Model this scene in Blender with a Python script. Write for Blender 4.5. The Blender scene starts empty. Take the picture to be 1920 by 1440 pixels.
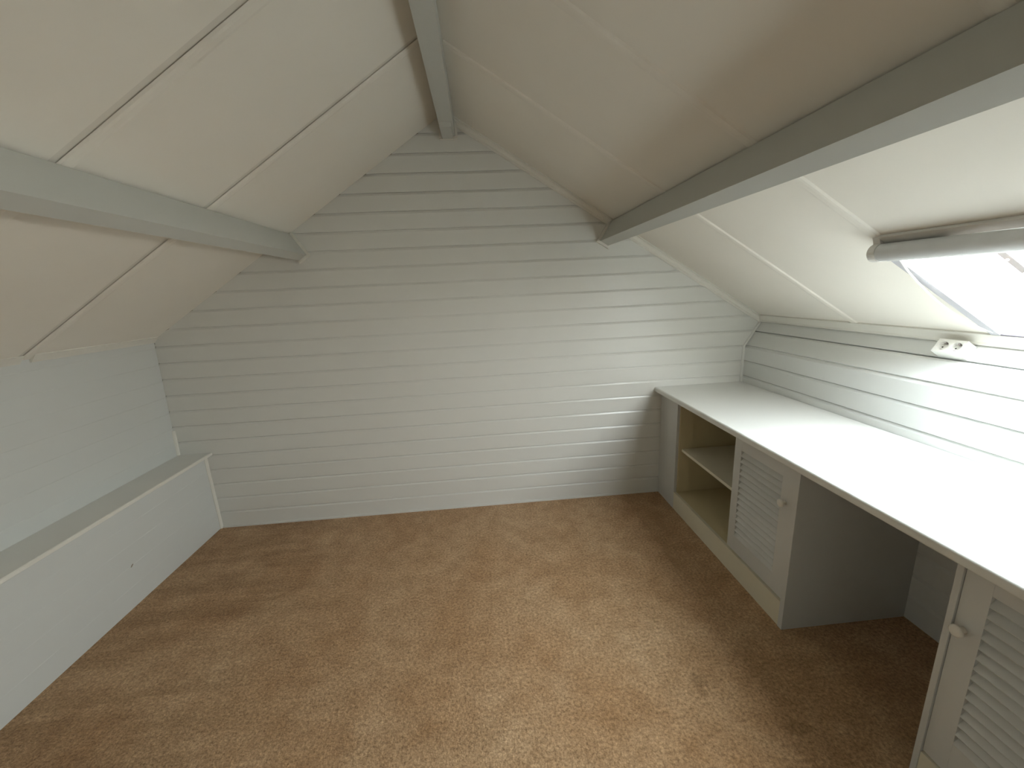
import bpy, bmesh, math, random
from mathutils import Vector, Matrix

random.seed(7)
scene = bpy.context.scene
C = scene.collection

# ------------------------------------------------------------------ camera
F_PX = 749.4                      # focal length in pixels of a 1920x1440 frame
YAW, PITCH, ROLL = 0.06787, -0.23075, -0.04823
CAM = Vector((-0.0421, -2.4205, 1.3889))
fw = Vector((math.sin(YAW) * math.cos(PITCH), math.cos(YAW) * math.cos(PITCH), math.sin(PITCH)))
rt = Vector((math.cos(YAW), -math.sin(YAW), 0))
up = rt.cross(fw)
rt2 = rt * math.cos(ROLL) + up * math.sin(ROLL)
up2 = -rt * math.sin(ROLL) + up * math.cos(ROLL)
cd = bpy.data.cameras.new('camera')
cd.sensor_fit = 'HORIZONTAL'
cd.sensor_width = 36.0
cd.lens = F_PX / 1920 * 36.0
cd.clip_start = 0.02
cam = bpy.data.objects.new('camera', cd)
C.objects.link(cam)
m = Matrix((rt2, up2, -fw)).transposed().to_4x4()
m.translation = CAM
cam.matrix_world = m
scene.camera = cam

# ------------------------------------------------------------------ daylight
SKY_STRENGTH = 16.0
w = bpy.data.worlds.new('overcast_sky')
scene.world = w
w.use_nodes = True
nt = w.node_tree
nt.nodes.clear()
out = nt.nodes.new('ShaderNodeOutputWorld')
bg = nt.nodes.new('ShaderNodeBackground')
tc = nt.nodes.new('ShaderNodeTexCoord')
sep = nt.nodes.new('ShaderNodeSeparateXYZ')
ramp = nt.nodes.new('ShaderNodeValToRGB')
mr = nt.nodes.new('ShaderNodeMapRange')
mr.inputs[1].default_value = -1.0
mr.inputs[2].default_value = 1.0
nt.links.new(tc.outputs['Generated'], sep.inputs[0])
nt.links.new(sep.outputs['Z'], mr.inputs[0])
nt.links.new(mr.outputs[0], ramp.inputs[0])
nt.links.new(ramp.outputs[0], bg.inputs[0])
nt.links.new(bg.outputs[0], out.inputs[0])
cr = ramp.color_ramp
cr.elements[0].position = 0.0
cr.elements[0].color = (0.80, 0.75, 0.66, 1)      # roofs and street below the horizon
cr.elements[1].position = 1.0
cr.elements[1].color = (0.47, 0.52, 0.58, 1)      # hazy white sky
for ps, cl in ((0.47, (0.94, 0.91, 0.86)), (0.52, (0.98, 0.98, 0.97)), (0.62, (0.93, 0.955, 0.97)), (0.80, (0.62, 0.67, 0.73))):
    e = cr.elements.new(ps)
    e.color = cl + (1,)
bg.inputs[1].default_value = SKY_STRENGTH

scene.view_settings.view_transform = 'Standard'
scene.view_settings.look = 'None'
scene.view_settings.gamma = 1.0
scene.view_settings.use_curve_mapping = False
scene.view_settings.exposure = 1.44

# ------------------------------------------------------------------ geometry constants (metres)
YF = -3.30                        # end wall behind the camera
LA, LB = 2.4358, 0.6460           # left roof plane  z = LA + LB x
RA, RB = 2.2250, -0.6250          # right roof plane z = RA + RB x
XRIDGE = (RA - LA) / (LB - RB)
ZRIDGE = LA + LB * XRIDGE
XL, XLT, ZB, ZL = -1.927, -1.902, 0.509, 1.212
XBENCH, XLEDGE = -1.7785, -1.7363
XC, XW, XR, ZK, XR2, ZR = 1.088, 1.040, 1.620, 0.9734, 1.7276, 1.140
WT = 0.74                         # worktop height
G0, GP = 0.097, 0.0964            # lowest board groove and board pitch
Y1, Y2 = -1.158, -1.652           # kneehole between the two cabinets
lenL = math.hypot(1, LB); UL = Vector((1 / lenL, 0, LB / lenL)); NL = Vector((LB / lenL, 0, -1 / lenL))
lenR = math.hypot(1, RB); UR = Vector((1 / lenR, 0, RB / lenR)); NR = Vector((RB / lenR, 0, -1 / lenR))
SKX0, SKX1, SKY0, SKY1 = 1.215, 1.690, -1.213, -2.150   # skylight opening on the right roof plane, widened out of view to brighten room


def portal(name, centre, xax, zax, sx, sy):
    """marks where the sky enters a window for the renderer; gives no light itself"""
    pl = bpy.data.lights.new(name, 'AREA')
    pl.shape = 'RECTANGLE'
    pl.size = sx
    pl.size_y = sy
    pl.cycles.is_portal = True
    po = bpy.data.objects.new(name, pl)
    C.objects.link(po)
    yax = zax.cross(xax)
    pm = Matrix((xax, yax, zax)).transposed().to_4x4()
    pm.translation = centre
    po.matrix_world = pm


xm = (SKX0 + SKX1) / 2
portal('skylight_portal', Vector((xm, (SKY0 + SKY1) / 2, RA + RB * xm)) - NR * 0.085, UR, -NR,
       (SKX1 - SKX0) * lenR + 0.02, SKY0 - SKY1 + 0.02)


# ------------------------------------------------------------------ materials
def nodes_of(name):
    mt = bpy.data.materials.new(name)
    mt.use_nodes = True
    t = mt.node_tree
    return mt, t, t.nodes['Principled BSDF']


def paint(name, col, rough=0.45, spot=0.03, bump=0.05, scale=9.0, stretch=(1, 1, 1), spec=0.5):
    """brushed house paint: slight tone drift, faint brush relief"""
    mt, t, b = nodes_of(name)
    N, L = t.nodes, t.links
    tc = N.new('ShaderNodeTexCoord')
    mp = N.new('ShaderNodeMapping'); mp.inputs['Scale'].default_value = stretch
    L.new(tc.outputs['Object'], mp.inputs[0])
    n1 = N.new('ShaderNodeTexNoise'); n1.inputs['Scale'].default_value = scale * 0.35
    n1.inputs['Detail'].default_value = 4
    L.new(mp.outputs[0], n1.inputs['Vector'])
    rp = N.new('ShaderNodeValToRGB')
    rp.color_ramp.elements[0].position = 0.3
    rp.color_ramp.elements[1].position = 0.7
    rp.color_ramp.elements[0].color = tuple(c * (1 - spot) for c in col) + (1,)
    rp.color_ramp.elements[1].color = tuple(min(1, c * (1 + spot)) for c in col) + (1,)
    L.new(n1.outputs[0], rp.inputs[0])
    L.new(rp.outputs[0], b.inputs['Base Color'])
    n2 = N.new('ShaderNodeTexNoise'); n2.inputs['Scale'].default_value = scale * 4
    n2.inputs['Detail'].default_value = 5
    L.new(mp.outputs[0], n2.inputs['Vector'])
    bp = N.new('ShaderNodeBump'); bp.inputs['Strength'].default_value = bump
    bp.inputs['Distance'].default_value = 0.004
    L.new(n2.outputs[0], bp.inputs['Height'])
    L.new(bp.outputs[0], b.inputs['Normal'])
    b.inputs['Roughness'].default_value = rough
    b.inputs['Specular IOR Level'].default_value = spec
    return mt


def plain(name, col, rough=0.5, metal=0.0):
    mt, t, b = nodes_of(name)
    n = t.nodes.new('ShaderNodeTexNoise'); n.inputs['Scale'].default_value = 30
    tc = t.nodes.new('ShaderNodeTexCoord')
    t.links.new(tc.outputs['Object'], n.inputs['Vector'])
    mx = t.nodes.new('ShaderNodeMix'); mx.data_type = 'RGBA'
    mx.inputs[6].default_value = tuple(c * 0.95 for c in col) + (1,)
    mx.inputs[7].default_value = tuple(min(1, c * 1.05) for c in col) + (1,)
    t.links.new(n.outputs[0], mx.inputs[0])
    t.links.new(mx.outputs[2], b.inputs['Base Color'])
    b.inputs['Roughness'].default_value = rough
    b.inputs['Metallic'].default_value = metal
    return mt


M = {}
M['wall'] = paint('wall_board_paint', (0.745, 0.735, 0.685), 0.29, 0.025, 0.05, 9, (0.25, 1, 1))
M['wall_side'] = paint('side_board_paint', (0.745, 0.75, 0.72), 0.38, 0.02, 0.05, 9, (1, 0.25, 1))
M['wall_dimmed'] = paint('dimmed_board_paint', (0.66, 0.67, 0.64), 0.38, 0.02, 0.05, 9, (1, 0.25, 1))  # side board paint darkened to offset strong light on left wall and ledge
M['ceiling'] = paint('ceiling_panel_paint', (0.87, 0.825, 0.74), 0.6, 0.02, 0.06, 7)
M['batten'] = paint('batten_paint', (0.87, 0.825, 0.74), 0.5, 0.02, 0.05, 12)
M['filler'] = paint('joint_filler', (0.76, 0.72, 0.64), 0.7, 0.03, 0.05, 12)
M['beam'] = paint('beam_paint', (0.56, 0.565, 0.525), 0.45, 0.03, 0.16, 10, (1, 0.12, 1))
M['trim'] = paint('cream_trim_paint', (0.79, 0.765, 0.69), 0.42, 0.02, 0.05, 14)
M['worktop'] = paint('worktop_laminate', (0.78, 0.77, 0.72), 0.30, 0.01, 0.01, 8)
M['cream'] = paint('cream_cabinet_board', (0.76, 0.71, 0.56), 0.45, 0.02, 0.02, 8)
M['inside'] = paint('yellowed_cabinet_inside', (0.66, 0.56, 0.34), 0.5, 0.03, 0.02, 8)
M['door'] = paint('grey_cabinet_paint', (0.64, 0.64, 0.61), 0.42, 0.02, 0.05, 10)
M['knob'] = plain('knob_paint', (0.82, 0.78, 0.70), 0.35)
M['socket'] = plain('socket_plastic', (0.86, 0.85, 0.80), 0.3)
M['socket_hole'] = plain('socket_contacts', (0.05, 0.04, 0.04), 0.5)
M['blind'] = plain('blind_fabric', (0.78, 0.78, 0.77), 0.6)
M['bracket'] = plain('bracket_plastic', (0.70, 0.67, 0.62), 0.4)
M['cord'] = plain('white_cord', (0.90, 0.89, 0.87), 0.5)
M['iron'] = plain('painted_iron', (0.42, 0.37, 0.36), 0.5)
M['sill'] = plain('dark_iron', (0.06, 0.05, 0.06), 0.5)
M['casing'] = plain('grey_casing_paint', (0.44, 0.43, 0.45), 0.6)
M['dark'] = plain('dark_gap', (0.03, 0.025, 0.02), 0.8)
M['slab'] = plain('rough_timber', (0.30, 0.26, 0.20), 0.9)


def carpet_material():
    mt, t, b = nodes_of('tan_carpet')
    N, L = t.nodes, t.links
    tc = N.new('ShaderNodeTexCoord')

    def noise(scale, detail=4, vec=None, rough=0.55):
        n = N.new('ShaderNodeTexNoise')
        n.inputs['Scale'].default_value = scale
        n.inputs['Detail'].default_value = detail
        n.inputs['Roughness'].default_value = rough
        L.new(vec or tc.outputs['Object'], n.inputs['Vector'])
        return n

    def ramp2(src, p0, c0, p1, c1):
        r = N.new('ShaderNodeValToRGB')
        r.color_ramp.elements[0].position = p0; r.color_ramp.elements[0].color = c0
        r.color_ramp.elements[1].position = p1; r.color_ramp.elements[1].color = c1
        L.new(src, r.inputs[0])
        return r

    def mul(a, bb, fac=1.0):
        x = N.new('ShaderNodeMix'); x.data_type = 'RGBA'; x.blend_type = 'MULTIPLY'
        x.inputs[0].default_value = fac
        L.new(a, x.inputs[6]); L.new(bb, x.inputs[7])
        return x.outputs[2]

    big = noise(2.3, 5)
    base = ramp2(big.outputs[0], 0.33, (0.45, 0.265, 0.132, 1), 0.68, (0.55, 0.365, 0.21, 1))
    mid = noise(11, 6, rough=0.65)
    midr = ramp2(mid.outputs[0], 0.36, (0.84, 0.80, 0.75, 1), 0.62, (1.05, 1.06, 1.07, 1))
    fine = noise(95, 6, rough=0.8)
    finer = ramp2(fine.outputs[0], 0.35, (0.46, 0.42, 0.36, 1), 0.66, (1.40, 1.42, 1.42, 1))
    col = mul(mul(base.outputs[0], midr.outputs[0]), finer.outputs[0])
    # trodden streaks along x near the back left corner
    mp = N.new('ShaderNodeMapping'); mp.inputs['Scale'].default_value = (1.2, 10.0, 1)
    L.new(tc.outputs['Object'], mp.inputs[0])
    st = noise(1.0, 3, mp.outputs[0])
    strk = ramp2(st.outputs[0], 0.40, (0.80, 0.77, 0.72, 1), 0.56, (1, 1, 1, 1))
    sx = N.new('ShaderNodeSeparateXYZ'); L.new(tc.outputs['Object'], sx.inputs[0])
    mk = N.new('ShaderNodeMapRange'); mk.inputs[1].default_value = -0.75; mk.inputs[2].default_value = -1.25
    mk.inputs[3].default_value = 0; mk.inputs[4].default_value = 1
    L.new(sx.outputs['X'], mk.inputs[0])
    xx = N.new('ShaderNodeMix'); xx.data_type = 'RGBA'; xx.blend_type = 'MULTIPLY'
    L.new(mk.outputs[0], xx.inputs[0]); L.new(col, xx.inputs[6]); L.new(strk.outputs[0], xx.inputs[7])
    col = xx.outputs[2]
    # three old stains
    wob = noise(30, 2)
    for (sxp, syp, rx, ry, dk) in ((0.650, -1.322, 0.030, 0.034, 0.72), (0.642, -1.365, 0.017, 0.022, 0.76),
                                   (0.874, -1.509, 0.045, 0.024, 0.78)):
        ds = N.new('ShaderNodeMapping')
        ds.vector_type = 'POINT'
        ds.inputs['Location'].default_value = (-sxp / rx, -syp / ry, 0)
        ds.inputs['Scale'].default_value = (1 / rx, 1 / ry, 0)
        L.new(tc.outputs['Object'], ds.inputs[0])
        ln = N.new('ShaderNodeVectorMath'); ln.operation = 'LENGTH'
        L.new(ds.outputs[0], ln.inputs[0])
        ad = N.new('ShaderNodeMath'); ad.operation = 'ADD'
        L.new(ln.outputs['Value'], ad.inputs[0]); L.new(wob.outputs[0], ad.inputs[1])
        r = ramp2(ad.outputs[0], 0.0, (dk, dk * 0.97, dk * 0.92, 1), 1.0, (1, 1, 1, 1))
        mrg = N.new('ShaderNodeMapRange'); mrg.inputs[1].default_value = 1.15; mrg.inputs[2].default_value = 1.6
        L.new(ad.outputs[0], mrg.inputs[0]); L.new(mrg.outputs[0], r.inputs[0])
        col = mul(col, r.outputs[0])
    L.new(col, b.inputs['Base Color'])
    b.inputs['Roughness'].default_value = 0.95
    b.inputs['Specular IOR Level'].default_value = 0.1
    b.inputs['Sheen Weight'].default_value = 0.15
    vor = N.new('ShaderNodeTexNoise'); vor.inputs['Scale'].default_value = 170; vor.inputs['Detail'].default_value = 3
    L.new(tc.outputs['Object'], vor.inputs['Vector'])
    bp = N.new('ShaderNodeBump'); bp.inputs['Strength'].default_value = 0.7; bp.inputs['Distance'].default_value = 0.006
    L.new(vor.outputs[0], bp.inputs['Height'])
    L.new(bp.outputs[0], b.inputs['Normal'])
    return mt


M['carpet'] = carpet_material()


def glass_material():
    mt = bpy.data.materials.new('window_glass')
    mt.use_nodes = True
    t = mt.node_tree
    t.nodes.remove(t.nodes['Principled BSDF'])
    o = t.nodes['Material Output']
    tr = t.nodes.new('ShaderNodeBsdfTransparent'); tr.inputs[0].default_value = (0.95, 0.97, 0.96, 1)
    gl = t.nodes.new('ShaderNodeBsdfGlossy'); gl.inputs['Roughness'].default_value = 0.03
    lw = t.nodes.new('ShaderNodeLayerWeight'); lw.inputs['Blend'].default_value = 0.5
    pw = t.nodes.new('ShaderNodeMath'); pw.operation = 'POWER'; pw.inputs[1].default_value = 5.0
    t.links.new(lw.outputs['Facing'], pw.inputs[0])
    fr = t.nodes.new('ShaderNodeMath'); fr.operation = 'MULTIPLY_ADD'
    fr.inputs[1].default_value = 0.6; fr.inputs[2].default_value = 0.03
    t.links.new(pw.outputs[0], fr.inputs[0])
    mx = t.nodes.new('ShaderNodeMixShader')
    t.links.new(fr.outputs[0], mx.inputs[0])
    t.links.new(tr.outputs[0], mx.inputs[1])
    t.links.new(gl.outputs[0], mx.inputs[2])
    t.links.new(mx.outputs[0], o.inputs[0])
    return mt


M['glass'] = glass_material()

# ------------------------------------------------------------------ builders
WLOC = {}


def empty(name, loc, parent=None):
    o = bpy.data.objects.new(name, None)
    o.empty_display_size = 0.05
    C.objects.link(o)
    loc = Vector(loc)
    WLOC[o.name] = loc
    if parent is not None:
        o.parent = parent
        o.location = loc - WLOC[parent.name]
    else:
        o.location = loc
    return o


def link_mesh(name, bm, mat, parent=None, smooth=False, origin=None):
    """one mesh object; bmesh is in world coordinates, origin moves to the base centre"""
    bmesh.ops.recalc_face_normals(bm, faces=bm.faces)
    co = [v.co for v in bm.verts]
    if origin is None:
        lo = Vector((min(c.x for c in co), min(c.y for c in co), min(c.z for c in co)))
        hi = Vector((max(c.x for c in co), max(c.y for c in co), max(c.z for c in co)))
        origin = Vector(((lo.x + hi.x) / 2, (lo.y + hi.y) / 2, lo.z))
    origin = Vector(origin)
    for v in bm.verts:
        v.co -= origin
    me = bpy.data.meshes.new(name)
    bm.to_mesh(me)
    bm.free()
    if smooth:
        for p in me.polygons:
            p.use_smooth = True
    me.materials.append(M[mat])
    o = bpy.data.objects.new(name, me)
    C.objects.link(o)
    WLOC[o.name] = origin
    if parent is not None:
        o.parent = parent
        o.location = origin - WLOC[parent.name]
    else:
        o.location = origin
    return o


def copy_of(src, wloc, parent):
    o = src.copy()
    C.objects.link(o)
    wloc = Vector(wloc)
    WLOC[o.name] = wloc
    o.parent = parent
    o.location = wloc - (WLOC[parent.name] if parent is not None else Vector())
    return o


def bevel(bm, w, seg=2):
    if w > 0:
        es = [e for e in bm.edges if len(e.link_faces) == 2 and e.calc_face_angle(0) > 0.4]
        bmesh.ops.bevel(bm, geom=es, offset=w, segments=seg, affect='EDGES', profile=0.5, clamp_overlap=True)


def add_box(bm, x0, x1, y0, y1, z0, z1):
    vs = [bm.verts.new((x, y, z)) for x in (x0, x1) for y in (y0, y1) for z in (z0, z1)]
    for f in ((0, 1, 3, 2), (4, 6, 7, 5), (0, 4, 5, 1), (2, 3, 7, 6), (0, 2, 6, 4), (1, 5, 7, 3)):
        bm.faces.new([vs[i] for i in f])
    return bm


def box(name, x0, x1, y0, y1, z0, z1, mat, parent=None, bv=0.0015, seg=2):
    bm = bmesh.new()
    add_box(bm, min(x0, x1), max(x0, x1), min(y0, y1), max(y0, y1), min(z0, z1), max(z0, z1))
    bevel(bm, bv, seg)
    return link_mesh(name, bm, mat, parent)


def add_prism(bm, prof, a, b, axis='y'):
    """prof: list of 2D points; extruded along axis from a to b"""
    def P(p, t):
        if axis == 'y':
            return (p[0], t, p[1])
        if axis == 'x':
            return (t, p[0], p[1])
        return (p[0], p[1], t)
    A = [bm.verts.new(P(p, a)) for p in prof]
    B = [bm.verts.new(P(p, b)) for p in prof]
    n = len(prof)
    for i in range(n):
        j = (i + 1) % n
        bm.faces.new((A[i], A[j], B[j], B[i]))
    bm.faces.new(A)
    bm.faces.new(B[::-1])
    return bm


def prism(name, prof, a, b, mat, parent=None, axis='y', bv=0.0, smooth=False):
    bm = bmesh.new()
    add_prism(bm, prof, a, b, axis)
    bevel(bm, bv, 2)
    return link_mesh(name, bm, mat, parent, smooth)


def tube(name, pts, r, mat, parent=None, n=12):
    bm = bmesh.new()
    pts = [Vector(p) for p in pts]
    rings = []
    for i, p in enumerate(pts):
        t = (pts[min(i + 1, len(pts) - 1)] - pts[max(i - 1, 0)]).normalized()
        ref = Vector((0, 0, 1)) if abs(t.z) < 0.9 else Vector((1, 0, 0))
        u = t.cross(ref).normalized()
        v = t.cross(u)
        rings.append([bm.verts.new(p + (u * math.cos(2 * math.pi * k / n) + v * math.sin(2 * math.pi * k / n)) * r)
                      for k in range(n)])
    for a, b in zip(rings, rings[1:]):
        for k in range(n):
            bm.faces.new((a[k], a[(k + 1) % n], b[(k + 1) % n], b[k]))
    bm.faces.new(rings[0]); bm.faces.new(rings[-1][::-1])
    o = link_mesh(name, bm, mat, parent, True)
    return o


def tag(o, label=None, cat=None, group=None, kind=None):
    if label: o['label'] = label
    if cat: o['category'] = cat
    if group: o['group'] = group
    if kind: o['kind'] = kind
    return o


def struct(o, label, cat):
    return tag(o, label, cat, kind='structure')


def roofL(x): return LA + LB * x
def roofR(x): return RA + RB * x


def onR(x, h=0.0):
    """point (x, z) on the right roof plane, h metres into the room"""
    p = Vector((x, 0, roofR(x))) + NR * h
    return (p.x, p.z)


def onL(x, h=0.0):
    p = Vector((x, 0, roofL(x))) + NL * h
    return (p.x, p.z)


# ------------------------------------------------------------------ floor
bm = bmesh.new()
add_box(bm, -2.1, 1.95, YF - 0.1, 0.1, -0.06, 0.0)
floor = struct(link_mesh('floor', bm, 'carpet', origin=(0, 0, 0)), 'tan mottled carpet covering the whole attic floor', 'floor')

# ------------------------------------------------------------------ back wall: horizontal boards
bm = bmesh.new()
for (d0, d1) in ((0.012, 0.10),):
    add_prism(bm, [(-2.05, -0.05), (1.9, -0.05), (1.9, 1.03), (XRIDGE, ZRIDGE + 0.03), (-2.05, 1.11)], d0, d1, 'y')
wall_back = struct(link_mesh('wall_back', bm, 'slab', origin=(0, 0.012, 0)),
                   'gable end wall of pale grey horizontal tongue and groove boards', 'wall')


def xl_at(z): return max((z - LA) / LB, XL + (z - ZB) * (XLT - XL) / (ZL - ZB) - 0.002)


def xr_at(z):
    if z <= ZK:
        k = XR
    else:
        k = XR + (z - ZK) * (XR2 - XR) / (ZR - ZK)
    return min((z - RA) / RB, k + 0.002)


CH, CD = 0.013, 0.0055            # groove channel height and depth
breaks = (ZB, ZL, ZK, ZR)
k = -1
zb = 0.0
while zb < ZRIDGE - 0.02:
    g = G0 + (k + 1) * GP
    zt = min(g + CH, ZRIDGE - 0.004)
    gf = min(g, ZRIDGE - 0.012)
    prof = [(0.0, zb)]
    for z in breaks:
        if zb + 0.002 < z < gf - 0.002:
            prof.append((0.0, z))
    prof += [(0.0, gf - 0.001), (0.0010, min(gf + 0.001, zt)), (0.0042, min(gf + 0.0092, zt)), (0.0080, min(gf + 0.0096, zt)), (0.0080, zt), (0.012, zt), (0.012, zb)]
    bm = bmesh.new()
    A = [bm.verts.new((xl_at(z), d, z)) for d, z in prof]
    B = [bm.verts.new((xr_at(z), d, z)) for d, z in prof]
    n = len(prof)
    for i in range(n):
        j = (i + 1) % n
        bm.faces.new((A[i], A[j], B[j], B[i]))
    bm.faces.new(A); bm.faces.new(B[::-1])
    link_mesh('board', bm, 'wall', wall_back)
    zb = g + CH
    k += 1

# ------------------------------------------------------------------ left knee wall
bm = bmesh.new()
add_box(bm, -2.10, -1.945, YF, 0.012, 0.0, 1.16)
wall_left = struct(link_mesh('wall_left', bm, 'slab', origin=(-2.0, YF / 2, 0)),
                   'low side wall of pale grey boards above the long ledge', 'wall')


def face_x(z): return XL + (z - ZB) * (XLT - XL) / (ZL - ZB)


zb = 0.40
for k in range(3, 14):
    g = G0 + k * GP
    top = min(g + 0.004, ZL - 0.002)
    if zb >= ZL - 0.01:
        break
    gf = min(g, top - 0.001)
    prof = [(face_x(zb), zb), (face_x(gf), gf), (face_x(gf) - 0.0014, min(gf + 0.002, top)), (face_x(top) - 0.0014, top),
            (-1.945, top), (-1.945, zb)]
    prism('board', prof, YF, -0.001, 'wall_dimmed', wall_left)
    zb = top

# ------------------------------------------------------------------ right knee wall, boards lean out above the kink
bm = bmesh.new()
add_prism(bm, [(1.64, 0), (1.90, 0), (1.90, 1.06), (1.76, 1.13), (1.64, 0.955)], YF, 0.012, 'y')
wall_right = struct(link_mesh('wall_right', bm, 'slab', origin=(1.7, YF / 2, 0)),
                    'low side wall of pale grey boards behind the worktop', 'wall')
zb = 0.0
CR, DR = 0.016, 0.006
for k in range(0, 10):
    g = G0 + k * GP - 0.002
    if k == 9:
        g = ZK - 0.008
    prof = [(XR, zb), (XR, g - 0.001), (XR + 0.0015, g + 0.002), (XR + 0.006, g + 0.012), (XR + 0.018, g + 0.0125), (XR + 0.018, g + CR), (1.64, g + CR), (1.64, zb)]
    if k == 9:
        prof = [(XR, zb), (XR, g - 0.002), (XR + DR + 0.003, g + 0.006), (XR + DR + 0.008, g + 0.012), (1.642, g + 0.012), (1.64, zb)]
    prism('board', prof, YF, -0.001, 'wall_side', wall_right)
    zb = g + CR
T = Vector((XR2 - XR, 0, ZR - ZK)); TL = T.length; T.normalize()
TN = Vector((-T.z, 0, T.x))       # into the room


def tp(s, h): 
    p = Vector((XR, 0, ZK)) + T * s + TN * h
    return (p.x, p.z)


for s0, s1, last in ((0.010, 0.096, False), (0.111, TL, True)):
    e = s1 - (0.0 if last else 0.0)
    if last:
        prof = [tp(s0, 0), tp(s1, 0), tp(s1, -0.016), tp(s0, -0.016)]
    else:
        prof = [tp(s0, 0), tp(s1 - 0.001, 0), tp(s1 + 0.010, -0.005), tp(s1 + 0.0105, -0.014), tp(0.111, -0.014), tp(0.111, -0.016), tp(s0, -0.016)]
    prism('board', prof, YF, -0.001, 'wall_side', wall_right)

# ------------------------------------------------------------------ end wall behind the camera
bm = bmesh.new()
add_prism(bm, [(-2.1, -0.05), (1.9, -0.05), (1.9, 1.03), (XRIDGE, ZRIDGE + 0.03), (-2.1, 1.08)], YF - 0.1, YF, 'y')
wall_front = struct(link_mesh('wall_front', bm, 'wall', origin=(0, YF, 0)), 'plain painted end wall opposite the board wall', 'wall')

# ------------------------------------------------------------------ ceiling: roof deck, panels, joint battens
bm = bmesh.new()


def slabL(bm, x0, x1, y0, y1, h0, h1):
    add_prism(bm, [onL(x0, h0), onL(x1, h0), onL(x1, h1), onL(x0, h1)], y0, y1, 'y')


def slabR(bm, x0, x1, y0, y1, h0, h1):
    add_prism(bm, [onR(x0, h0), onR(x1, h0), onR(x1, h1), onR(x0, h1)], y0, y1, 'y')


RX0 = XRIDGE - 0.03
slabL(bm, -2.12, XRIDGE + 0.03, YF - 0.1, 0.1, -0.012, -0.060)
for (x0, x1, y0, y1) in ((RX0, SKX0 - 0.03, YF - 0.1, 0.1), (SKX1 + 0.03, 1.95, YF - 0.1, 0.1),
                         (SKX0 - 0.03, SKX1 + 0.03, SKY0 + 0.03, 0.1), (SKX0 - 0.03, SKX1 + 0.03, YF - 0.1, SKY1 - 0.03)):
    slabR(bm, x0, x1, y0, y1, -0.012, -0.060)
ceiling = struct(link_mesh('ceiling', bm, 'slab', origin=(XRIDGE, YF / 2, ZRIDGE)),
                 'steep pitched attic ceiling of off white panels with joint battens', 'ceiling')
JY = [0.0, -0.667, -1.227, -1.787, -2.347, -2.907, YF]
for a, b in zip(JY, JY[1:]):
    y1, y0 = a - (0.003 if a else 0.0), b + 0.003
    bm = bmesh.new()
    slabL(bm, XL - 0.03, XRIDGE, y0, y1 - (0.038 if a else 0.0), 0.0, -0.011)
    link_mesh('panel', bm, 'ceiling', ceiling)
    bm = bmesh.new()
    xe = XR2 + 0.03
    hx0, hx1 = SKX0 - 0.004, SKX1 + 0.004
    hy0, hy1 = max(y0, SKY1 - 0.004), min(y1, SKY0 + 0.004)
    if hy1 > hy0:
        slabR(bm, XRIDGE, hx0, y0, y1, 0.0, -0.011)
        slabR(bm, hx1, xe, y0, y1, 0.0, -0.011)
        if hy0 > y0 + 0.001: slabR(bm, hx0, hx1, y0, hy0, 0.0, -0.011)
        if hy1 < y1 - 0.001: slabR(bm, hx0, hx1, hy1, y1, 0.0, -0.011)
    else:
        slabR(bm, XRIDGE, xe, y0, y1, 0.0, -0.011)
    link_mesh('panel', bm, 'ceiling', ceiling)


def batten(side, y, x0, x1, wdt=0.042, hgt=0.0055):
    bm = bmesh.new()
    on = onL if side == 'L' else onR
    prof = [(-wdt / 2, 0), (-wdt / 2 + 0.006, hgt * 0.75), (-wdt / 2 + 0.014, hgt), (wdt / 2 - 0.014, hgt),
            (wdt / 2 - 0.006, hgt * 0.75), (wdt / 2, 0)]
    A = []; B = []
    for (dy, h) in prof:
        p, q = on(x0, h), on(x1, h)
        A.append(bm.verts.new((p[0], y + dy, p[1]))); B.append(bm.verts.new((q[0], y + dy, q[1])))
    n = len(prof)
    for i in range(n):
        j = (i + 1) % n
        bm.faces.new((A[i], A[j], B[j], B[i]))
    bm.faces.new(A); bm.faces.new(B[::-1])
    return link_mesh('batten', bm, 'batten', ceiling)


for y in JY[1:-1]:
    bm = bmesh.new()
    slabL(bm, XL - 0.03, XRIDGE, y - 0.042, y - 0.004, -0.0025, -0.011)
    link_mesh('joint_filler', bm, 'filler', ceiling)
    batten('L', y, XLT + 0.005, XRIDGE - 0.03)
    if SKY1 < y < SKY0:
        batten('R', y, XRIDGE + 0.05, SKX0 - 0.045)
    else:
        batten('R', y, XRIDGE + 0.05, XR2 - 0.012)

# ------------------------------------------------------------------ trims
# moulded strip where the right slope meets the gable wall
def gable_strip(x0, x1):
    bm = bmesh.new()
    prof = [(0.0, 0.0), (0.0, 0.036), (-0.006, 0.036), (-0.010, 0.031), (-0.009, 0.023), (-0.013, 0.018), (-0.018, 0.012),
            (-0.018, 0.006), (-0.024, 0.004), (-0.024, 0.0)]     # (y, h into room)
    A = []; B = []
    for (yy, h) in prof:
        p, q = onR(x0, h), onR(x1, h)
        A.append(bm.verts.new((p[0], yy, p[1]))); B.append(bm.verts.new((q[0], yy, q[1])))
    n = len(prof)
    for i in range(n):
        j = (i + 1) % n
        bm.faces.new((A[i], A[j], B[j], B[i]))
    bm.faces.new(A); bm.faces.new(B[::-1])
    return bm


bm = gable_strip(-0.118, 0.742)
struct(link_mesh('trim_1', bm, 'trim'), 'cream moulded strip along gable wall between ridge beam and right beam', 'trim')
bm = gable_strip(0.800, XR2 + 0.004)
struct(link_mesh('trim_2', bm, 'trim'), 'cream moulded strip along gable wall below the right beam', 'trim')
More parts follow.
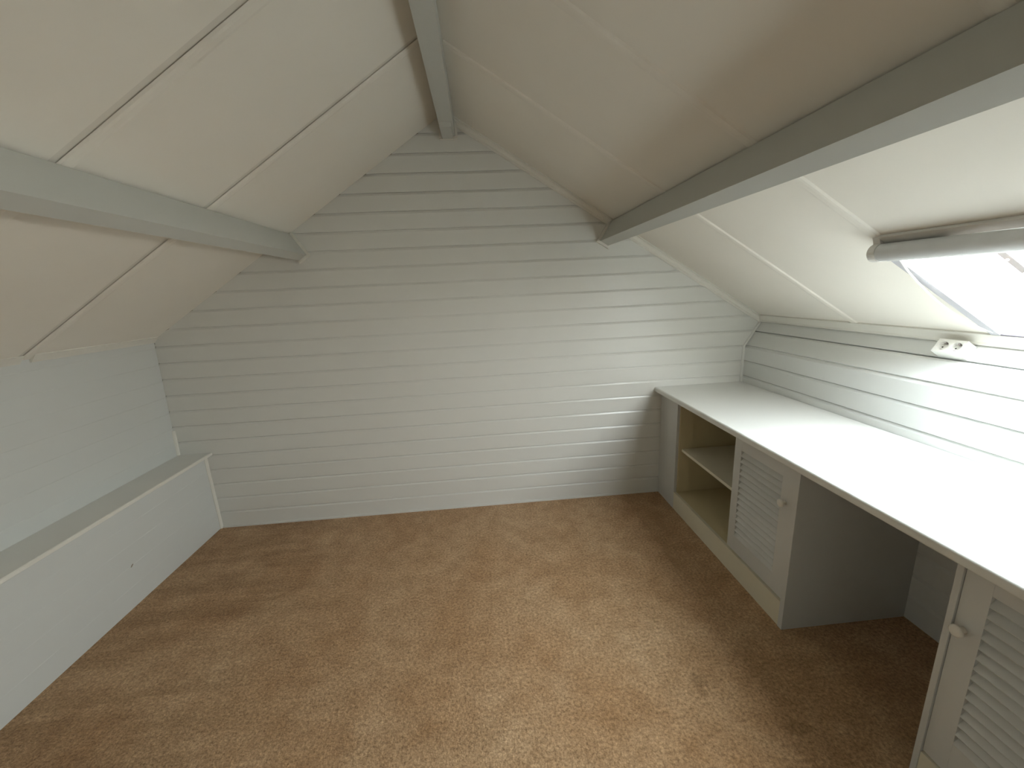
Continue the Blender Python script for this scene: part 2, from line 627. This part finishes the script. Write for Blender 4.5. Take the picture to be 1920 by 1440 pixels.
# eave strips
prof = [onR(XR2 - 0.036, 0.0), onR(XR2 - 0.037, 0.007), tp(TL - 0.020, 0.019), tp(TL - 0.026, 0.015), tp(TL - 0.026, 0.004), tp(TL, 0.0005)]
struct(prism('trim_3', prof, YF, -0.004, 'trim'), 'white strip where right sloping ceiling meets the low wall', 'trim')
for nm, ya, yb, lb in (('trim_4', -0.004, -0.648, 'short cream eave strip above left wall next to gable wall'),
                       ('trim_5', -0.690, YF, 'long cream eave strip above left wall running towards the viewer')):
    prof = [(XLT - 0.001, ZL - 0.020), (XLT + 0.007, ZL - 0.020), (XLT + 0.012, ZL - 0.012), (XLT + 0.030, roofL(XLT + 0.030) - 0.004), (XLT + 0.028, roofL(XLT + 0.028)),
            (XLT - 0.004, roofL(XLT - 0.004))]
    struct(prism(nm, prof, yb, ya, 'trim'), lb, 'trim')
# corner beads on the gable wall
bm = bmesh.new()
z0, z1 = ZB + 0.001, 0.665
A = []
for z in (z0, z1):
    x = face_x(z)
    A.append([bm.verts.new((x, -0.0005, z)), bm.verts.new((x + 0.013, -0.0005, z)), bm.verts.new((x + 0.011, -0.009, z)),
              bm.verts.new((x + 0.004, -0.013, z)), bm.verts.new((x, -0.013, z))])
for i in range(5):
    j = (i + 1) % 5
    bm.faces.new((A[0][i], A[0][j], A[1][j], A[1][i]))
bm.faces.new(A[0]); bm.faces.new(A[1][::-1])
struct(link_mesh('trim_6', bm, 'trim'), 'short corner bead standing on the ledge against gable wall', 'trim')
bm = bmesh.new()
path = [(XR, WT + 0.001), (XR, ZK), (XR2 - 0.012, ZR - 0.018)]
A = []
for x, z in path:
    A.append([bm.verts.new((x, -0.0005, z)), bm.verts.new((x - 0.011, -0.0005, z)), bm.verts.new((x - 0.009, -0.008, z)),
              bm.verts.new((x - 0.003, -0.012, z)), bm.verts.new((x, -0.012, z))])
for a, b in zip(A, A[1:]):
    for i in range(5):
        j = (i + 1) % 5
        bm.faces.new((a[i], a[j], b[j], b[i]))
bm.faces.new(A[0]); bm.faces.new(A[-1][::-1])
struct(link_mesh('trim_7', bm, 'wall'), 'bent corner bead between gable wall and right wall', 'trim')
struct(box('baseboard_back', XBENCH, XC, -0.006, -0.0003, 0.0, 0.011, 'wall', None, 0.002),
       'thin bead along the foot of the gable wall', 'baseboard')

# ------------------------------------------------------------------ roof beams
def beam_profile(top, N, U, d, wd):
    """top: (x,z) on the ceiling at the upslope face"""
    a = Vector((top[0], 0, top[1]))
    p = [a - N * 0.004 + U * 0.016, a + N * 0.008 + U * 0.016, a + N * 0.008, a + N * d, a + N * d + U * wd, a + U * wd - N * 0.004]
    return [(v.x, v.z) for v in p]


def strip3(name, p, q, out, wd, mat, parent, y0=-0.014, y1=-0.0005):
    """small square strip on the gable wall from p to q (x,z), thickness wd towards out"""
    p = Vector((p[0], 0, p[1])); q = Vector((q[0], 0, q[1])); o = Vector((out[0], 0, out[1])) * wd
    prof = [(v.x, v.z) for v in (p, q, q + o, p + o)]
    return prism(name, prof, y0, y1, mat, parent, 'y', 0.002)


BD, BW = 0.140, 0.052
# left purlin
tl = (-1.062, roofL(-1.062))
pl_ = beam_profile(tl, NL, -UL, BD, BW)
b1 = empty('roof_beam', (-1.02, 0, 1.60))
tag(b1, 'grey painted beam under the left slope, above the long ledge', 'beam', 'roof beams')
prism('timber', pl_, YF, -0.002, 'beam', b1, 'y', 0.0025)
c1, c2 = pl_[3], pl_[4]
strip3('collar', onL(tl[0], 0.004), c1, (UL.x, UL.z), 0.013, 'trim', b1)
pe = Vector((c1[0], 0, c1[1])) + UL * 0.013
pf = Vector((c2[0], 0, c2[1])) - UL * 0.010
strip3('collar', (pe.x, pe.z), (pf.x, pf.z), (NL.x, NL.z), 0.013, 'trim', b1, -0.018)
# right purlin
trr = (0.748, roofR(0.748))
pr_ = beam_profile(trr, NR, UR, 0.136, 0.053)
b2 = empty('roof_beam', (0.71, 0, 1.60))
tag(b2, 'grey painted beam under the right slope, above worktop and skylight', 'beam', 'roof beams')
prism('timber', pr_, YF, -0.002, 'beam', b2, 'y', 0.0025)
c1, c2 = pr_[3], pr_[4]
strip3('collar', onR(trr[0], 0.004), c1, (-UR.x, -UR.z), 0.014, 'trim', b2)
pe = Vector((c1[0], 0, c1[1])) - UR * 0.014
pf = Vector((c2[0], 0, c2[1])) + UR * 0.012
strip3('collar', (pe.x, pe.z), (pf.x, pf.z), (NR.x, NR.z), 0.013, 'trim', b2, -0.018)
pg = Vector((c2[0], 0, c2[1])) - NR * 0.030
strip3('collar', c2, (pg.x, pg.z), (UR.x, UR.z), 0.012, 'trim', b2)
# ridge beam
bx0, bx1, bz = -0.192, -0.121, 2.207
b3 = empty('roof_beam', (-0.156, 0, bz))
tag(b3, 'grey painted ridge beam at the peak of the ceiling', 'beam', 'roof beams')
prism('timber', [(bx0, bz), (bx1, bz), (bx1, roofR(bx1) - 0.001), (XRIDGE, ZRIDGE - 0.001), (bx0, roofL(bx0) - 0.001)], YF, -0.002, 'beam', b3, 'y', 0.0025)
bm = bmesh.new()
add_prism(bm, [(-0.205, bz - 0.001), (-0.180, bz - 0.015), (-0.022, bz - 0.015), (-0.022, bz - 0.001)], bx0 + 0.004, bx1 - 0.010, 'x')
link_mesh('end_plate', bm, 'beam', b3)
strip3('collar', (bx0 - 0.013, bz - 0.002), (bx1 + 0.013, bz - 0.002), (0, -1), 0.013, 'trim', b3, -0.020)
strip3('collar', (bx1 + 0.0005, bz - 0.001), (bx1 + 0.0005, roofR(bx1) - 0.030), (1, 0), 0.013, 'trim', b3, -0.020)
strip3('collar', (bx0 - 0.0005, bz - 0.001), (bx0 - 0.0005, roofL(bx0) - 0.020), (-1, 0), 0.013, 'trim', b3, -0.020)

# ------------------------------------------------------------------ long boxed ledge along the left wall
ledge = empty('boxed_ledge', (XBENCH, YF / 2, 0))
tag(ledge, 'long low boxed-in ledge of pale boards along the left wall', 'ledge')
zb = 0.0
for k in range(0, 6):
    g = G0 + k * GP
    top = min(g + 0.003, ZB - 0.016)
    gf = min(g, top - 0.001)
    last = top >= ZB - 0.0165
    prof = [(XBENCH, zb), (XBENCH, gf), (XBENCH - 0.0005, min(gf + 0.0015, top)), (XBENCH - 0.0005, top), (XBENCH - 0.014, top), (XBENCH - 0.014, zb)]
    prism('front_board', prof, YF + 0.001, -0.001, 'wall_dimmed', ledge)
    zb = top
    if last:
        break
bm = bmesh.new()
add_box(bm, face_x(ZB) + 0.0005, XLEDGE, YF + 0.001, -0.001, ZB - 0.016, ZB)
bevel(bm, 0.003, 2)
link_mesh('ledge_top', bm, 'wall', ledge)
bm = bmesh.new()
add_prism(bm, [(XLEDGE + 0.0003, ZB - 0.017), (XLEDGE + 0.005, ZB - 0.014), (XLEDGE + 0.005, ZB - 0.002), (XLEDGE + 0.0003, ZB + 0.0015)], YF + 0.001, -0.001, 'y')
link_mesh('edge_strip', bm, 'trim', ledge)
bm = bmesh.new()
add_prism(bm, [(XBENCH + 0.0003, -0.0008), (XBENCH + 0.013, -0.0008), (XBENCH + 0.011, -0.009), (XBENCH + 0.005, -0.014), (XBENCH + 0.0003, -0.014)], 0.0, ZB - 0.018, 'z')
link_mesh('corner_bead', bm, 'trim', ledge)

bm = bmesh.new()
add_prism(bm, [(-0.628, 0.190), (-0.622, 0.188), (-0.610, 0.197), (-0.613, 0.2005), (-0.621, 0.197)], XBENCH + 0.0002, XBENCH + 0.0008, 'x')
link_mesh('paint_chip', bm, 'slab', ledge)

# ------------------------------------------------------------------ worktop
CABY = -2.86
bm = bmesh.new()
r = 0.009
prof = [(XR - 0.002, WT - 0.030), (XR - 0.002, WT)]
for i in range(7):
    a = math.pi / 2 * i / 6
    prof.append((XW + r - r * math.sin(a), WT - r + r * math.cos(a)))
for i in range(5):
    a = math.pi / 2 * i / 4
    prof.append((XW + 0.006 - 0.006 * math.cos(a), WT - 0.030 + 0.006 - 0.006 * math.sin(a)))
add_prism(bm, prof, CABY, -0.002, 'y')
tag(link_mesh('worktop', bm, 'worktop'), 'long white laminate worktop along the right wall', 'worktop')

# ------------------------------------------------------------------ louvred doors and cabinets
def louvre_door(parent, y0, y1, ly0, ly1, z0, z1, lz0, lz1, xf, knob_y, knob_z):
    """sliding louvred door; y0 > y1 (y0 is the far edge), louvre field ly0..ly1"""
    th = 0.020
    d = empty('door', (xf, (y0 + y1) / 2, z0), parent)
    box('stile', xf, xf + th, ly0 + 0.0002, y0, z0, z1, 'door', d, 0.0015)
    box('stile', xf, xf + th, y1, ly1 - 0.0002, z0, z1, 'door', d, 0.0015)
    box('rail', xf + 0.0003, xf + th, ly1, ly0, lz1, z1, 'door', d, 0.001)
    box('rail', xf + 0.0003, xf + th, ly1, ly0, z0, lz0, 'door', d, 0.001)
    box('backing', xf + th + 0.0005, xf + th + 0.003, ly1 - 0.02, ly0 + 0.02, lz0 - 0.02, lz1 + 0.02, 'door', d, 0)
    nsl = 15
    pitch = (lz1 - lz0) / nsl
    src = None
    for i in range(nsl):
        zc = lz0 + pitch * (i + 0.5)
        if src is None:
            # slat leans: lower edge to the room
            a = math.radians(52)
            hl, ht = 0.0165, 0.0028
            ux = Vector((math.cos(a), 0, math.sin(a)))
            un = Vector((-math.sin(a), 0, math.cos(a)))
            c = Vector((xf + 0.0105, 0, zc))
            prof = [c - ux * hl - un * ht, c - ux * (hl + 0.0015), c - ux * hl + un * ht, c + ux * hl + un * ht, c + ux * hl - un * ht]
            src = prism('louvre', [(v.x, v.z) for v in prof], ly1, ly0, 'door', d)
        else:
            o = copy_of(src, WLOC[src.name] + Vector((0, 0, pitch * i)), d)
    # turned knob, axis -x
    bm = bmesh.new()
    n = 20
    prof = [(0.0, 0.0085), (0.007, 0.0060), (0.011, 0.0065), (0.015, 0.0125), (0.019, 0.0155), (0.023, 0.0150), (0.0255, 0.011), (0.0265, 0.0)]
    rings = []
    for dx, rr in prof:
        if rr == 0:
            rings.append([bm.verts.new((xf - dx, knob_y, knob_z))])
        else:
            rings.append([bm.verts.new((xf - dx, knob_y + rr * math.cos(2 * math.pi * q / n), knob_z + rr * math.sin(2 * math.pi * q / n))) for q in range(n)])
    for a_, b_ in zip(rings, rings[1:]):
        for q in range(n):
            if len(b_) == 1:
                bm.faces.new((a_[q], a_[(q + 1) % n], b_[0]))
            else:
                bm.faces.new((a_[q], a_[(q + 1) % n], b_[(q + 1) % n], b_[q]))
    bm.faces.new(rings[0][::-1])
    kn = link_mesh('knob', bm, 'knob', d, True)
    kn['label'] = 'small cream turned knob'
    return d


ZT = WT - 0.0305                  # underside of the worktop
XB_ = XR - 0.001                  # cabinet backs touch the board wall
YO = -0.222                       # inner face of the open shelf's side

cab = empty('cabinet', (XC, Y1 / 2, 0))
tag(cab, 'cream open shelf cabinet with half-slid louvred door next to gable wall', 'cabinet', 'cabinets under the worktop')
box('filler_panel', XC, XC + 0.016, YO, -0.001, 0.0, ZT, 'door', cab, 0.0015)
box('side_panel', XC + 0.0165, XB_, YO, YO + 0.016, 0.0, ZT, 'inside', cab, 0.001)
box('inner_stile', XC + 0.0165, XC + 0.098, YO - 0.008, YO - 0.0003, 0.113, ZT, 'inside', cab, 0.001)
box('plinth', XC, XC + 0.016, Y1 + 0.0225, YO - 0.0003, 0.0, 0.112, 'cream', cab, 0.0015)
box('bottom_shelf', XC + 0.0165, XB_, Y1 + 0.0225, YO - 0.0003, 0.096, 0.112, 'inside', cab, 0.001)
box('shelf', XC + 0.034, XB_, Y1 + 0.0225, YO - 0.0085, 0.384, 0.400, 'cream', cab, 0.0015)
box('back_panel', XB_ - 0.004, XB_, Y1 + 0.0225, YO - 0.001, 0.113, ZT, 'inside', cab, 0)
box('end_panel', XC - 0.002, XB_, Y1, Y1 + 0.022, 0.0, ZT, 'door', cab, 0.002)
box('door_track', XC + 0.0165, XC + 0.022, Y1 + 0.0225, -0.762, 0.1125, 0.119, 'dark', cab, 0)
louvre_door(cab, -0.765, Y1 + 0.024, -0.812, -1.066, 0.120, ZT - 0.004, 0.196, 0.632, XC + 0.006, -1.092, 0.531)

cab2 = empty('cabinet', (XC, (Y2 + CABY) / 2, 0))
tag(cab2, 'grey louvred cabinet at the near end of the worktop', 'cabinet', 'cabinets under the worktop')
box('end_panel', XC - 0.002, XB_, Y2 - 0.014, Y2, 0.0, ZT, 'door', cab2, 0.002)
box('end_panel', XC - 0.002, XB_, CABY + 0.001, CABY + 0.020, 0.0, ZT, 'door', cab2, 0.002)
box('plinth', XC, XC + 0.016, CABY + 0.0205, Y2 - 0.0145, 0.0, 0.100, 'cream', cab2, 0.0015)
box('bottom_shelf', XC + 0.0165, XB_, CABY + 0.0205, Y2 - 0.0145, 0.084, 0.100, 'cream', cab2, 0.001)
louvre_door(cab2, Y2 - 0.0155, -2.118, -1.722, -2.060, 0.106, ZT - 0.004, 0.203, 0.648, XC + 0.004, -1.688, 0.522)
louvre_door(cab2, -2.120, -2.478, -2.175, -2.420, 0.106, ZT - 0.004, 0.203, 0.648, XC + 0.026, -2.147, 0.522)
louvre_door(cab2, -2.480, CABY + 0.022, -2.530, -2.780, 0.106, ZT - 0.004, 0.203, 0.648, XC + 0.004, -2.810, 0.522)

# ------------------------------------------------------------------ skylight
DEP = 0.030
win = empty('window_1', (xm, (SKY0 + SKY1) / 2, roofR(SKX1)))
struct(win, 'roof skylight, widened out of view for light, with iron glazing bars in the right slope', 'window')


def rslab(name, x0, x1, y0, y1, h0, h1, mat, parent, bv=0.0):
    bm = bmesh.new()
    slabR(bm, x0, x1, min(y0, y1), max(y0, y1), h0, h1)
    bevel(bm, bv, 2)
    return link_mesh(name, bm, mat, parent)


rslab('reveal', SKX0 - 0.02, SKX1 + 0.02, SKY0, SKY0 + 0.018, 0.002, -DEP, 'trim', win, 0.001)
rslab('reveal', SKX0 - 0.02, SKX1 + 0.02, SKY1 - 0.018, SKY1, 0.002, -DEP, 'trim', win, 0.001)
rslab('reveal', SKX0 - 0.018, SKX0, SKY1, SKY0, 0.002, -DEP, 'trim', win, 0.001)
rslab('reveal', SKX1, SKX1 + 0.012, SKY1, SKY0, 0.001, -DEP, 'trim', win, 0.001)
rslab('casing', SKX0 + 0.002, SKX1 + 0.006, SKY0 + 0.0005, SKY0 + 0.027, 0.006, 0.0022, 'casing', win, 0.001)
rslab('casing', SKX0 + 0.002, SKX1 + 0.006, SKY1 - 0.027, SKY1 - 0.0005, 0.006, 0.0022, 'casing', win, 0.001)
rslab('sill_bar', SKX1 - 0.003, SKX1 + 0.006, SKY1, SKY0, 0.006, 0.0022, 'sill', win, 0.001)
sash = empty('sash', (xm, (SKY0 + SKY1) / 2, roofR(SKX1)), win)
h0, h1 = -DEP - 0.001, -DEP - 0.028
rslab('sash_rail', SKX0 - 0.03, SKX0 - 0.004, SKY1 - 0.02, SKY0 + 0.02, h0, h1, 'iron', sash)
rslab('sash_rail', SKX1 + 0.002, SKX1 + 0.03, SKY1 - 0.02, SKY0 + 0.02, h0, h1, 'iron', sash)
rslab('sash_stile', SKX0 - 0.004, SKX1 + 0.002, SKY0 + 0.006, SKY0 + 0.03, h0, h1, 'iron', sash)
rslab('sash_stile', SKX0 - 0.004, SKX1 + 0.002, SKY1 - 0.03, SKY1 - 0.006, h0, h1, 'iron', sash)
bars = [-1.430, -1.610, -1.790, -1.970]
edges = [SKY0 + 0.006] + bars + [SKY1 - 0.006]
for yb in bars:
    rslab('glazing_bar', SKX0 - 0.004, SKX1 + 0.002, yb - 0.010, yb + 0.010, h0, h1, 'iron', sash)
for i, (ya, yb) in enumerate(zip(edges, edges[1:])):
    g0 = 0.010 if i > 0 else 0.0
    g1 = 0.010 if i < len(bars) else 0.0
    rslab('pane', SKX0 - 0.004, SKX1 + 0.002, ya - g0, yb + g1, -DEP - 0.014, -DEP - 0.017, 'glass', sash)
# casement stay hanging from the middle of the sash
bm = bmesh.new()
slabR(bm, SKX0 + 0.02, SKX0 + 0.30, -1.440, -1.420, -DEP + 0.010, -DEP + 0.006)
link_mesh('stay_bar', bm, 'iron', win)
for i in range(4):
    x = SKX0 + 0.06 + i * 0.06
    p = onR(x, -DEP + 0.013)
    bm = bmesh.new()
    bmesh.ops.create_uvsphere(bm, u_segments=10, v_segments=6, radius=0.004, matrix=Matrix.Translation((p[0], -1.430, p[1])))
    link_mesh('stay_stud', bm, 'knob', win, True)

# ------------------------------------------------------------------ roller blind, rolled up at the top of the skylight
bl = empty('roller_blind', (1.178, -1.71, 1.42))
tag(bl, 'white roller blind rolled up above the skylight', 'blind')
BX, BZ, BR = 1.177, 1.4462, 0.0258
BY0, BY1 = -1.246, -2.180
tube('fabric_roll', [(BX, BY0, BZ), (BX, BY1, BZ)], BR, 'blind', bl, 28)
# head rail behind the roll
rslab('head_rail', BX - 0.014, BX + 0.030, BY1, BY0 + 0.004, 0.010, 0.001, 'bracket', bl, 0.002)
for ya, yb in ((BY0 + 0.002, BY0 + 0.024), (BY1 - 0.022, BY1 - 0.002)):
    bm = bmesh.new()
    prof = []
    for i in range(13):
        a = math.radians(-20 - 200 * i / 12)
        v = UR * (math.cos(a) * 0.027) - NR * (math.sin(a) * 0.027)
        prof.append((BX + v.x, BZ + v.z))
    q0, q1 = onR(BX - 0.016, 0.001), onR(BX + 0.036, 0.001)
    prof += [q0, q1]
    add_prism(bm, prof, min(ya, yb), max(ya, yb), 'y')
    bevel(bm, 0.002, 2)
    link_mesh('bracket', bm, 'bracket', bl)
# bottom bar of the fabric peeping under the roll
p = onR(BX + 0.028, 0.030)
tube('bottom_bar', [(BX + 0.012, BY0 - 0.01, BZ - 0.021), (BX + 0.012, BY1 + 0.01, BZ - 0.021)], 0.006, 'blind', bl, 10)

# pull cord sagging from the roll to the lower corner of the skylight
cpts = [Vector(p) for p in ((1.1991, -1.2755, 1.4331),
                            (1.2321, -1.2574, 1.4178),
                            (1.3007, -1.2274, 1.3803),
                            (1.3941, -1.1998, 1.3274),
                            (1.481, -1.1814, 1.2784),
                            (1.5613, -1.1761, 1.2336),
                            (1.635, -1.1871, 1.193),
                            (1.6739, -1.1996, 1.1741))]
fine = []
for i in range(len(cpts) - 1):
    p0, p1, p2, p3 = cpts[max(i - 1, 0)], cpts[i], cpts[i + 1], cpts[min(i + 2, len(cpts) - 1)]
    for s in range(5):
        u = s / 5
        fine.append(0.5 * ((2 * p1) + (p2 - p0) * u + (2 * p0 - 5 * p1 + 4 * p2 - p3) * u * u + (3 * p1 - p0 - 3 * p2 + p3) * u ** 3))
fine.append(cpts[-1])
tag(tube('blind_cord', fine, 0.0028, 'cord', None, 8), 'white cord sagging from the blind to the lower corner of the skylight', 'cord')

# ------------------------------------------------------------------ double wall socket on the leaning boards
SY0, SY1 = -1.047, -1.139
s0 = Vector((1.683, 0, 1.066)) - Vector((XR, 0, ZK)); s0 = s0.dot(T)
s1 = s0 + 0.053
SH = 0.044
sock = empty('wall_socket', (tp(s0, 0)[0], (SY0 + SY1) / 2, tp(s0, 0)[1]))
tag(sock, 'white double surface-mounted wall socket below the skylight', 'socket')


def P3(s, y, h):
    p = tp(s, h)
    return Vector((p[0], y, p[1]))


# box walls with two round wells in the face
bm = bmesh.new()
n = 24
rad = 0.0175
cents = [SY0 - 0.0245, SY1 + 0.0245]
sm = (s0 + s1) / 2
o8 = [P3(s, y, h) for s in (s0, s1) for y in (SY1, SY0) for h in (0.0005, SH)]
add = [bm.verts.new(v) for v in o8]
for f in ((0, 1, 3, 2), (4, 6, 7, 5), (0, 4, 5, 1), (2, 3, 7, 6), (0, 2, 6, 4)):
    bm.faces.new([add[i] for i in f])
ymid = (SY0 + SY1) / 2
for ci, cy in enumerate(cents):
    ya, yb = (ymid, SY0) if ci == 0 else (SY1, ymid)
    ring = []; outer = []; low = []
    for q in range(n):
        a = 2 * math.pi * q / n
        ring.append(bm.verts.new(P3(sm + rad * math.sin(a), cy + rad * math.cos(a), SH)))
        low.append(bm.verts.new(P3(sm + rad * 0.93 * math.sin(a), cy + rad * 0.93 * math.cos(a), SH - 0.015)))
        # square outline
        dx, dy = math.cos(a), math.sin(a)
        ty = (yb - cy) / dx if dx > 1e-6 else ((ya - cy) / dx if dx < -1e-6 else 1e9)
        ts = (s1 - sm) / dy if dy > 1e-6 else ((s0 - sm) / dy if dy < -1e-6 else 1e9)
        tt = min(ty, ts)
        outer.append(bm.verts.new(P3(sm + tt * dy, cy + tt * dx, SH)))
    for q in range(n):
        j = (q + 1) % n
        bm.faces.new((ring[q], ring[j], outer[j], outer[q]))
        bm.faces.new((low[q], low[j], ring[j], ring[q]))
    bm.faces.new(low)
    # corner fills
    for (ss, yy) in ((s0, ya), (s0, yb), (s1, ya), (s1, yb)):
        ang = math.atan2(ss - sm, yy - cy) % (2 * math.pi)
        q = int(ang / (2 * math.pi) * n) % n
        j = (q + 1) % n
        bm.faces.new((outer[q], outer[j], bm.verts.new(P3(ss, yy, SH))))
link_mesh('housing', bm, 'socket', sock)
for cy in cents:
    for dy in (-0.0085, 0.0085):
        a, b = P3(sm, cy + dy, SH - 0.0148), P3(sm, cy + dy, SH - 0.0142)
        tube('contact_hole', [a, b], 0.0028, 'socket_hole', sock, 10)
    for sg in (-1, 1):
        bm = bmesh.new()
        vs = []
        for ds in (0.0120, 0.0163):
            for dy in (-0.003, 0.003):
                for h in (SH - 0.0148, SH - 0.004):
                    vs.append(bm.verts.new(P3(sm + sg * ds, cy + dy, h)))
        for f in ((0, 1, 3, 2), (4, 6, 7, 5), (0, 4, 5, 1), (2, 3, 7, 6), (0, 2, 6, 4), (1, 5, 7, 3)):
            bm.faces.new([vs[i] for i in f])
        link_mesh('earth_clip', bm, 'iron', sock)
